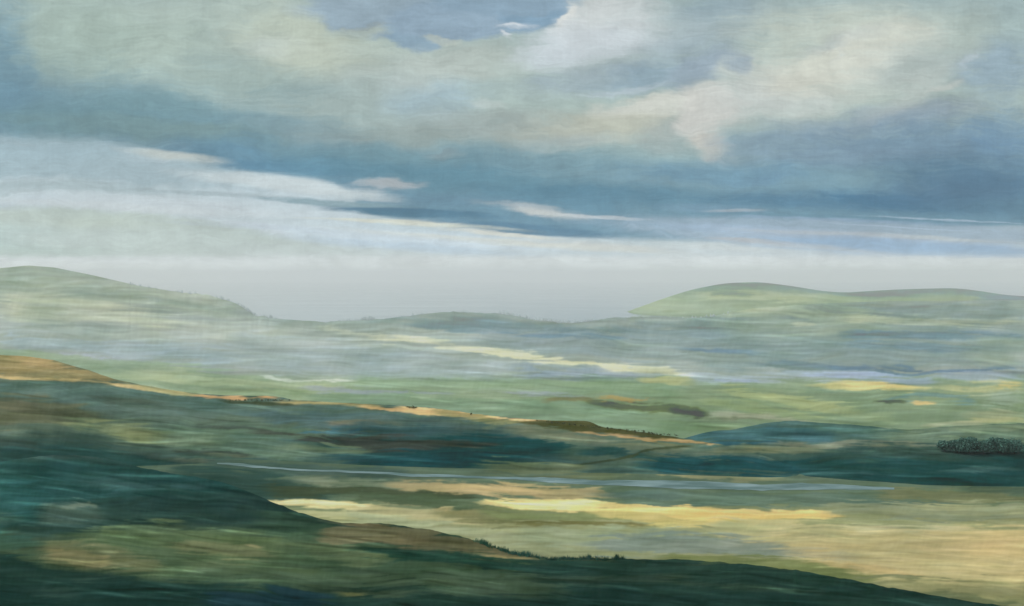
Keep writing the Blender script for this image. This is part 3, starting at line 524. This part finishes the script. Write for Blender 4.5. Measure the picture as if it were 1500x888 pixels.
def river_mat():
    m = water_mat('river water', (.05, .12, .15), .34, .5, (9, 2.2), .4); t_ = m.node_tree; n = t_.nodes; l = t_.links
    g = n.new('ShaderNodeNewGeometry'); mp = n.new('ShaderNodeMapping'); l.new(g.outputs['Position'], mp.inputs[0]); mp.inputs['Scale'].default_value = (1/20, 1/9, 1)
    z = n.new('ShaderNodeTexNoise'); l.new(mp.outputs[0], z.inputs['Vector']); z.inputs['Scale'].default_value = 1; z.inputs['Detail'].default_value = 4
    cr = n.new('ShaderNodeValToRGB'); l.new(z.outputs['Fac'], cr.inputs[0]); e = cr.color_ramp.elements
    e[0].position = .40; e[0].color = (.055, .12, .11, 1); e[1].position = .74; e[1].color = (.22, .32, .33, 1)  # paler noise patches in the base colour stand in for glints
    l.new(cr.outputs[0], n['Principled BSDF'].inputs['Base Color']); return m
tag(mesh_obj('river', np.stack(rows, 0), grid_faces(6, len(xs)), river_mat()),
    'narrow pale blue river winding across the valley', kind='structure')

# ------------------------------------------------------------------ foreground hillside
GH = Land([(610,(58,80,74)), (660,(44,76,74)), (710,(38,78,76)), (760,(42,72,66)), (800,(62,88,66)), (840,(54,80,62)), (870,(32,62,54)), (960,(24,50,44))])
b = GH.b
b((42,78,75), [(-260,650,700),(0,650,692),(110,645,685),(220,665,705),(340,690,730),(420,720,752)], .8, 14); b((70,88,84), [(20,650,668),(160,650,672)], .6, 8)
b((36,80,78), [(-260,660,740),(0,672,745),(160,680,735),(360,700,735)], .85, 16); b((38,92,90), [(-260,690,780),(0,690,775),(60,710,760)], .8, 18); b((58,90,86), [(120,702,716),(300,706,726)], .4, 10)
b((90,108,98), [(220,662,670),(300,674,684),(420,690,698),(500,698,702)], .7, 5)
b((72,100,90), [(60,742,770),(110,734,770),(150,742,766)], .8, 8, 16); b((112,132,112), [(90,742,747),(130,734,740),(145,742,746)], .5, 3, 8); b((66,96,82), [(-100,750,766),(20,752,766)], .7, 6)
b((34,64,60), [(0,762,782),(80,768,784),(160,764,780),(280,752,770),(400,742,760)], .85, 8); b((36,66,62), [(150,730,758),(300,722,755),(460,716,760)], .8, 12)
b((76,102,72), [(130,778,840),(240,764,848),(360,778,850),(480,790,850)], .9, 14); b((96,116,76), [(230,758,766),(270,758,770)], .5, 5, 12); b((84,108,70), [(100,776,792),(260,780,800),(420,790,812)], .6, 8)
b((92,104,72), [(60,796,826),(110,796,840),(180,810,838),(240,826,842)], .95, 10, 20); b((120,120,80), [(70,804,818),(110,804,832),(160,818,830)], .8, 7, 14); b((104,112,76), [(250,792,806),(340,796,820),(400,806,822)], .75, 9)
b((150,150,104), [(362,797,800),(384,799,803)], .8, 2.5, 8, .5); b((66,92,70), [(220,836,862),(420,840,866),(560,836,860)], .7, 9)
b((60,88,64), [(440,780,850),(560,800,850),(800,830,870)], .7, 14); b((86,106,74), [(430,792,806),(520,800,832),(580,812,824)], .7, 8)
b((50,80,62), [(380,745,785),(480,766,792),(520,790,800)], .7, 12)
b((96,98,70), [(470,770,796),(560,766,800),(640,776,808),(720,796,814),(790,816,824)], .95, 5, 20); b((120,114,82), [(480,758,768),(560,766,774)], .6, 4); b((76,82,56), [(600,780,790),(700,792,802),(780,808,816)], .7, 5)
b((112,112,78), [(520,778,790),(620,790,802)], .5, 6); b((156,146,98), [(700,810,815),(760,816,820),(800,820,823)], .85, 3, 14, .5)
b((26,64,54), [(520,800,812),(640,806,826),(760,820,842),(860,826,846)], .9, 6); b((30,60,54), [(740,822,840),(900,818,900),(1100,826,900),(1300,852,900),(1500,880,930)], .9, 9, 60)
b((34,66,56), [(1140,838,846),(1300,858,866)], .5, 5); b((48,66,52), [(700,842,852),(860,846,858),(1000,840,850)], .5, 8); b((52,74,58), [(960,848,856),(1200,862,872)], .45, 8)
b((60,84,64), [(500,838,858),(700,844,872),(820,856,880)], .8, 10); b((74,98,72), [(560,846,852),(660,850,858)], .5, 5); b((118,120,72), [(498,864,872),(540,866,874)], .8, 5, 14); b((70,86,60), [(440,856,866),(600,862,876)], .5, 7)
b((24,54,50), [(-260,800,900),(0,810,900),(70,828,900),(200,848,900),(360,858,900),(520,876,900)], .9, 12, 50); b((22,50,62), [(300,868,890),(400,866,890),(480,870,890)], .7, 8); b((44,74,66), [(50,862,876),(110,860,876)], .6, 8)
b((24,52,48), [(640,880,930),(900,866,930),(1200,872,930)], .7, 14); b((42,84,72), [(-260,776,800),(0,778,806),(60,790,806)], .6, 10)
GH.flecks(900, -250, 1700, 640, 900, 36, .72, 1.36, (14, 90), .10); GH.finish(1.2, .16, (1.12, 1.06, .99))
crestH = [(-500, 690), (-100, 682), (0, 676), (60, 668), (110, 666), (160, 672), (220, 688), (280, 698), (330, 707), (370, 722), (400, 736), (430, 748), (465, 759), (500, 766), (560, 767), (640, 777), (700, 793), (750, 810), (800, 818), (900, 818), (1000, 820), (1100, 827), (1170, 836), (1250, 850), (1320, 864), (1400, 878), (1470, 888), (1800, 920), (2100, 930)]
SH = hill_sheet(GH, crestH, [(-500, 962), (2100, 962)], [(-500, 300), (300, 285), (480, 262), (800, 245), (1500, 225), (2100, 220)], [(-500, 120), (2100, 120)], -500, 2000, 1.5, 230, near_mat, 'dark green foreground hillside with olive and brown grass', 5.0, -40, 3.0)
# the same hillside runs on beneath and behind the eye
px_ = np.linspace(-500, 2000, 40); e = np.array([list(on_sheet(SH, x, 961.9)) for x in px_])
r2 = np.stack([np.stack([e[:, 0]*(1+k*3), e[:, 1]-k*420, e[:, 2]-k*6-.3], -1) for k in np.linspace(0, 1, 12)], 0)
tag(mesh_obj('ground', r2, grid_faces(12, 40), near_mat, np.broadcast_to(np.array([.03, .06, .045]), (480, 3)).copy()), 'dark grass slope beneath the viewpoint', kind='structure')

# ------------------------------------------------------------------ trees, hedges and grass
def leaf_mat(name, col, var=.25):
    m = bpy.data.materials.new(name); m.use_nodes = True; t_ = m.node_tree; n = t_.nodes; l = t_.links; p = n['Principled BSDF']
    p.inputs['Roughness'].default_value = .9; p.inputs['Specular IOR Level'].default_value = .1
    g = n.new('ShaderNodeNewGeometry'); z = n.new('ShaderNodeTexNoise'); l.new(g.outputs['Position'], z.inputs['Vector']); z.inputs['Scale'].default_value = .9
    hs = n.new('ShaderNodeHueSaturation'); hs.inputs['Color'].default_value = (*col, 1)
    ad = n.new('ShaderNodeMath'); ad.operation = 'ADD'; l.new(z.outputs['Fac'], ad.inputs[0]); l.new(g.outputs['Random Per Island'], ad.inputs[1])
    mr = n.new('ShaderNodeMapRange'); l.new(ad.outputs[0], mr.inputs['Value']); mr.inputs['From Max'].default_value = 1.6; mr.inputs['To Min'].default_value = 1-var*1.3; mr.inputs['To Max'].default_value = 1+var*1.3
    l.new(mr.outputs[0], hs.inputs['Value']); l.new(hs.outputs[0], p.inputs['Base Color'])
    return m
bark = leaf_mat('bark', (.06, .05, .04)); oak = leaf_mat('dark oak leaves', (.085, .19, .15), .2); scrub = leaf_mat('brown green scrub', (.075, .085, .036), .4)
teal_leaf = leaf_mat('blue green conifer', (.016, .060, .062), .35); mist_leaf = leaf_mat('haze-paled far conifer', (.44, .52, .54), .2)  # far treeline leaves paled toward mist colour so the trees fade out
def leaves(centres, radii, n, size, R, squash=.8):
    vs = []; k = 0
    for c, rad in zip(centres, radii):
        m_ = max(6, int(n*rad*rad))
        d = R.normal(size=(m_, 3)); d /= np.linalg.norm(d, axis=1)[:, None]
        p = np.asarray(c)+d*rad*(R.random((m_, 1))**.45)*np.array([1, 1, squash])
        a = R.normal(size=(m_, 3)); a /= np.linalg.norm(a, axis=1)[:, None]
        b_ = np.cross(a, R.normal(size=(m_, 3))); b_ /= np.linalg.norm(b_, axis=1)[:, None]
        sz = size*(.6+.8*R.random((m_, 1)))
        vs.append(np.stack([p-a*sz, p+b_*sz*.7, p+a*sz, p-b_*sz*.7], 1).reshape(-1, 3))
    vs = np.concatenate(vs); f = np.arange(len(vs)).reshape(-1, 4)
    return vs, f
def tube(a, b_, r0, r1, sides=7):
    a = Vector(a); b_ = Vector(b_); d = (b_-a).normalized(); u = d.orthogonal().normalized(); w = d.cross(u)
    v = [tuple(a+(u*math.cos(t)+w*math.sin(t))*r0) for t in np.linspace(0, 2*math.pi, sides, endpoint=False)]+[tuple(b_+(u*math.cos(t)+w*math.sin(t))*r1) for t in np.linspace(0, 2*math.pi, sides, endpoint=False)]
    return v, [(i, (i+1) % sides, sides+(i+1) % sides, sides+i) for i in range(sides)]
def join(parts):
    V_, F_ = [], []; o = 0
    for v, f in parts:
        V_ += list(v); F_ += [tuple(i+o for i in q) for q in f]; o += len(v)
    return V_, F_
def make_tree(loc, h, w, seed, label, cat='tree', group=None, mat=oak, nleaf=60):
    R = np.random.default_rng(seed)
    t_ = bpy.data.objects.new('tree', None); C.collection.objects.link(t_); t_.location = loc; tag(t_, label, cat, group)
    cs, rs, limbs = [], [], [tube((0, 0, -.6), (R.normal()*.1, R.normal()*.1, h*.45), h*.035, h*.02)]
    for i in range(11):
        an = R.random()*6.28; q = R.random()**.5*w*.34; z = h*(.40+.42*R.random())
        c = (math.cos(an)*q, math.sin(an)*q, z); cs.append(c); rs.append(w*(.17+.12*R.random()))
        if i < 7: limbs.append(tube((0, 0, h*(.2+.15*R.random())), (c[0]*.9, c[1]*.9, c[2]-.2), h*.014, h*.005, 5))
    cs.append((0, 0, h*.62)); rs.append(w*.34)
    v, f = join(limbs); mesh_obj('trunk', v, f, bark, parent=t_)
    v, f = leaves(cs, rs, nleaf, .34, R); mesh_obj('crown', v, f, mat, smooth=False, parent=t_)
    return t_
names = ['first', 'second', 'third', 'fourth', 'fifth', 'sixth', 'seventh', 'eighth']
wood_spots = [(1384, 655, 5.2, 5.5), (1402, 657, 6.3, 7.5), (1420, 658, 7.6, 9), (1441, 659, 6.6, 8), (1463, 658, 7.4, 9), (1486, 659, 7.0, 9), (1508, 658, 7.6, 9), (1534, 659, 7.2, 9)]
lab = ['small thin dark tree at the left end of the wood above the river', 'low dark tree just right of the small thin tree of the wood',
       'tallest rounded dark tree near the left end of the wood', 'dark round tree in the dip right of the tallest tree of the wood',
       'broad dark tree second from the right edge of the picture', 'dark broad tree cut by the right edge of the picture', '', '']
for i, (x, py, h_, w_) in enumerate(wood_spots[:7]):
    p = on_sheet(SB, x, py+6)
    if i == 6: continue
    make_tree(p, h_*.8, w_*1.12, 100+i, lab[i], 'tree', 'dark trees of the wood on the right', oak)

def scrub_obj(name, pts_, wid, hgt, mat, label, cat, kind=None, n=26, size=.3, seed=1, group=None):
    """a bush or hedge: a row of leaf clumps on short stems, from points on the land"""
    R = np.random.default_rng(seed); cs, rs, st = [], [], []
    base = Vector(pts_[0]) if len(pts_) == 1 else Vector(pts_[len(pts_)//2])
    for p in pts_:
        for _ in range(3):
            hh = hgt*(.5+.6*R.random()); q = Vector(p)-base+Vector((R.normal()*wid*.35, R.normal()*wid*.25, 0))
            cs.append((q.x, q.y, q.z+hh*.55)); rs.append(hh*.5*(.8+.4*R.random())); pass
    o = bpy.data.objects.new(name, None); C.collection.objects.link(o); o.location = base; tag(o, label, cat, group, kind)
    if len(pts_) < 3:
        v, f = tube((0, 0, -.4), (0, 0, hgt*.6), hgt*.06, hgt*.03, 5); mesh_obj('stem', v, f, bark, parent=o)
    v, f = leaves(cs, rs, n, size, R, .9); mesh_obj('foliage', v, f, mat, smooth=False, parent=o)
    return o
hb = lambda S_, P: [on_sheet(S_, x, y) for x, y in P]
scrub_obj('shrub', hb(SA, [(600, 598), (607, 598)]), 1.5, 1.5, scrub, 'small dark shrub standing on the orange rim of the left hill', 'shrub', seed=3)
scrub_obj('shrub', hb(SA, [(690, 608)]), 1.8, 1.2, scrub, 'low brown shrub just right of the widest orange strip on the rim', 'shrub', seed=4)
scrub_obj('hedge', hb(SA, [(x, 619+(x-800)*.11) for x in range(790, 990, 9)]), 2.0, 1.3, scrub, 'brown olive hedge along the crest beside the thin tan strip', 'hedge', n=22, seed=5)
scrub_obj('hedge', hb(SA, [(x, 587) for x in range(335, 430, 8)]), 2.0, .8, scrub, 'low dark scrub under the short orange strip on the left rim', 'hedge', n=22, seed=6)

# far line of trees along the crest of the misty hill
R = np.random.default_rng(12); fv, ff2 = [], []; o_ = 0
for x in list(R.uniform(190, 900, 330))+list(R.uniform(330, 420, 60))+list(R.uniform(500, 650, 90))+list(R.uniform(780, 880, 80))+list(R.uniform(980, 1070, 50)):
    p_ = smooth_line(np.array([x]), crest1, 1, 5)[0]; Yd = smooth_line(np.array([x]), crest1, 2, 8)[0]*.997; hgt = Yd/1500*R.uniform(1.5, 6.0)*(.5+vnoise(np.array([x/18]), np.array([0.]), 5)[0])
    bx, bz = Yd*(x-750)/F, H-Yd*(p_+2.0-HOR)/F; w_ = hgt*R.uniform(.14, .34)
    k = 5
    ring = [(bx+w_*math.cos(a), Yd+w_*math.sin(a), bz) for a in np.linspace(0, 6.283, k, endpoint=False)]
    ring2 = [(bx+w_*.75*math.cos(a+.4), Yd+w_*.75*math.sin(a+.4), bz+hgt*.5) for a in np.linspace(0, 6.283, k, endpoint=False)]
    top = [(bx+R.normal()*w_*.3, Yd, bz+hgt)]*1
    fv += ring+ring2+top
    for i in range(k):
        j = (i+1) % k; ff2 += [(o_+i, o_+j, o_+k+j, o_+k+i), (o_+k+i, o_+k+j, o_+2*k, o_+2*k)]
    o_ += 2*k+1
bmv = bpy.data.meshes.new('treeline'); bmv.from_pydata(fv, [], [q if len(set(q)) == 4 else q[:3] for q in ff2]); bmv.materials.append(mist_leaf)
tl = bpy.data.objects.new('treeline', bmv); C.collection.objects.link(tl)
tag(tl, 'ragged far woodland edge along the crest against white mist', kind='stuff')

# tussock grass on the near hillside and on the fields
def blade_mat(name):
    m = land_mat(name, 6, 6, .12); t_ = m.node_tree; c = t_.nodes.new('ShaderNodeCombineXYZ'); c.inputs[2].default_value = 1
    t_.links.new(c.outputs[0], t_.nodes['Principled BSDF'].inputs['Normal']); return m
def tussocks(name, n, sampler, land, hmin, hmax, label, seed, blades=5, lighten=1.0):
    R = np.random.default_rng(seed); P, HH, pxx, pyy = sampler(n, R)
    m_ = len(P); V_ = np.zeros((m_, blades, 3, 3)); dist = np.linalg.norm(P, axis=1)
    col = albedo(land.sample(pxx, pyy), dist)
    for k in range(blades):
        an = R.random(m_)*6.283; off = R.normal(size=(m_, 2))*.22; hh = R.uniform(hmin, hmax, m_)*HH; ww = .05+.05*R.random(m_)
        lean = R.normal(size=(m_, 2))*.28
        b0 = P+np.stack([off[:, 0], off[:, 1], np.full(m_, -.05)], -1); dx = np.stack([np.cos(an)*ww, np.sin(an)*ww, 0*an], -1)
        V_[:, k, 0] = b0-dx; V_[:, k, 1] = b0+dx; V_[:, k, 2] = b0+np.stack([lean[:, 0]*hh, lean[:, 1]*hh, hh], -1)
    vv_ = V_.reshape(-1, 3); cc_ = np.repeat(col*(lighten*(.75+.5*R.random((m_, 1)))), blades*3, axis=0)
    o = mesh_obj(name, vv_, np.arange(len(vv_)).reshape(-1, 3), land_mat(name+' blades', 6, 6, .15), np.clip(cc_, 0, .7), smooth=False)
    tag(o, label, kind='stuff')
def samp_H(n, R):
    x = R.uniform(-60, 1560, n); cpv = np.interp(x, SH['px'], SH['cp']); y = cpv+.5+(R.random(n)**1.6)*np.maximum(900-cpv, 4)
    tt = np.clip((y-cpv)/(np.interp(x, SH['px'], SH['bp'])-cpv), 0, 1); Yc_ = np.interp(x, SH['px'], SH['Yc']); Y_ = Yc_+(120-Yc_)*tt
    hmask = .45+.9*vnoise(x/40, y/8, 88)**1.5
    return np.stack([Y_*(x-750)/F, Y_, H-Y_*(y-HOR)/F], -1), hmask, x, y
def samp_F(n, R):
    x = np.concatenate([R.uniform(385, 1560, n), R.uniform(640, 900, n//3)]); y = np.concatenate([R.uniform(720, 884, n), R.uniform(775, 822, n//3)])
    cpv = np.interp(x, SH['px'], SH['cp']); ok = (y < cpv+2); x, y = x[ok], y[ok]; Y_ = flat(y)
    return np.stack([Y_*(x-750)/F, Y_, np.zeros_like(x)], -1), .4+.8*vnoise(x/50, y/6, 89), x, y
def samp_E(n, R):
    x = R.choice([755, 770, 790, 812, 830, 845, 860, 700, 715, 735, 905, 880], n)+R.normal(size=n)*6; cpv = np.interp(x, SH['px'], SH['cp']); y = cpv+R.uniform(-1, 3, n)
    Yc_ = np.interp(x, SH['px'], SH['Yc'])-1
    return np.stack([Yc_*(x-750)/F, Yc_+R.normal(size=n)*.8, H-Yc_*(cpv+1.5-HOR)/F], -1), .6+1.2*vnoise(x/7, x*0, 90), x, cpv+22+0*y
tussocks('reeds', 420, samp_E, GH, .25, .9, 'clumps of dark reeds along the crest in front of the pale field', 23, 7, 3.4)



# ------------------------------------------------------------------ air
bx0, bx1, by0, by1, bz0, bz1 = -43000, 43000, -9000, 43000, -462, 152
vv = [(x, y, z) for x in (bx0, bx1) for y in (by0, by1) for z in (bz0, bz1)]
ff_ = [(0, 1, 3, 2), (4, 6, 7, 5), (0, 4, 5, 1), (2, 3, 7, 6), (0, 2, 6, 4), (1, 5, 7, 3)]
hm = bpy.data.materials.new('misty air'); hm.use_nodes = True; n = hm.node_tree.nodes; l = hm.node_tree.links
n.remove(n['Principled BSDF']); pv = n.new('ShaderNodeVolumePrincipled'); pv.inputs['Color'].default_value = (.988, .988, .998, 1)
pv.inputs['Density'].default_value = SIGMA; pv.inputs['Anisotropy'].default_value = 0.0
l.new(pv.outputs[0], n['Material Output'].inputs['Volume'])
tag(mesh_obj('haze', vv, ff_, hm, smooth=False), 'thin pale mist filling the air over the land', kind='stuff')
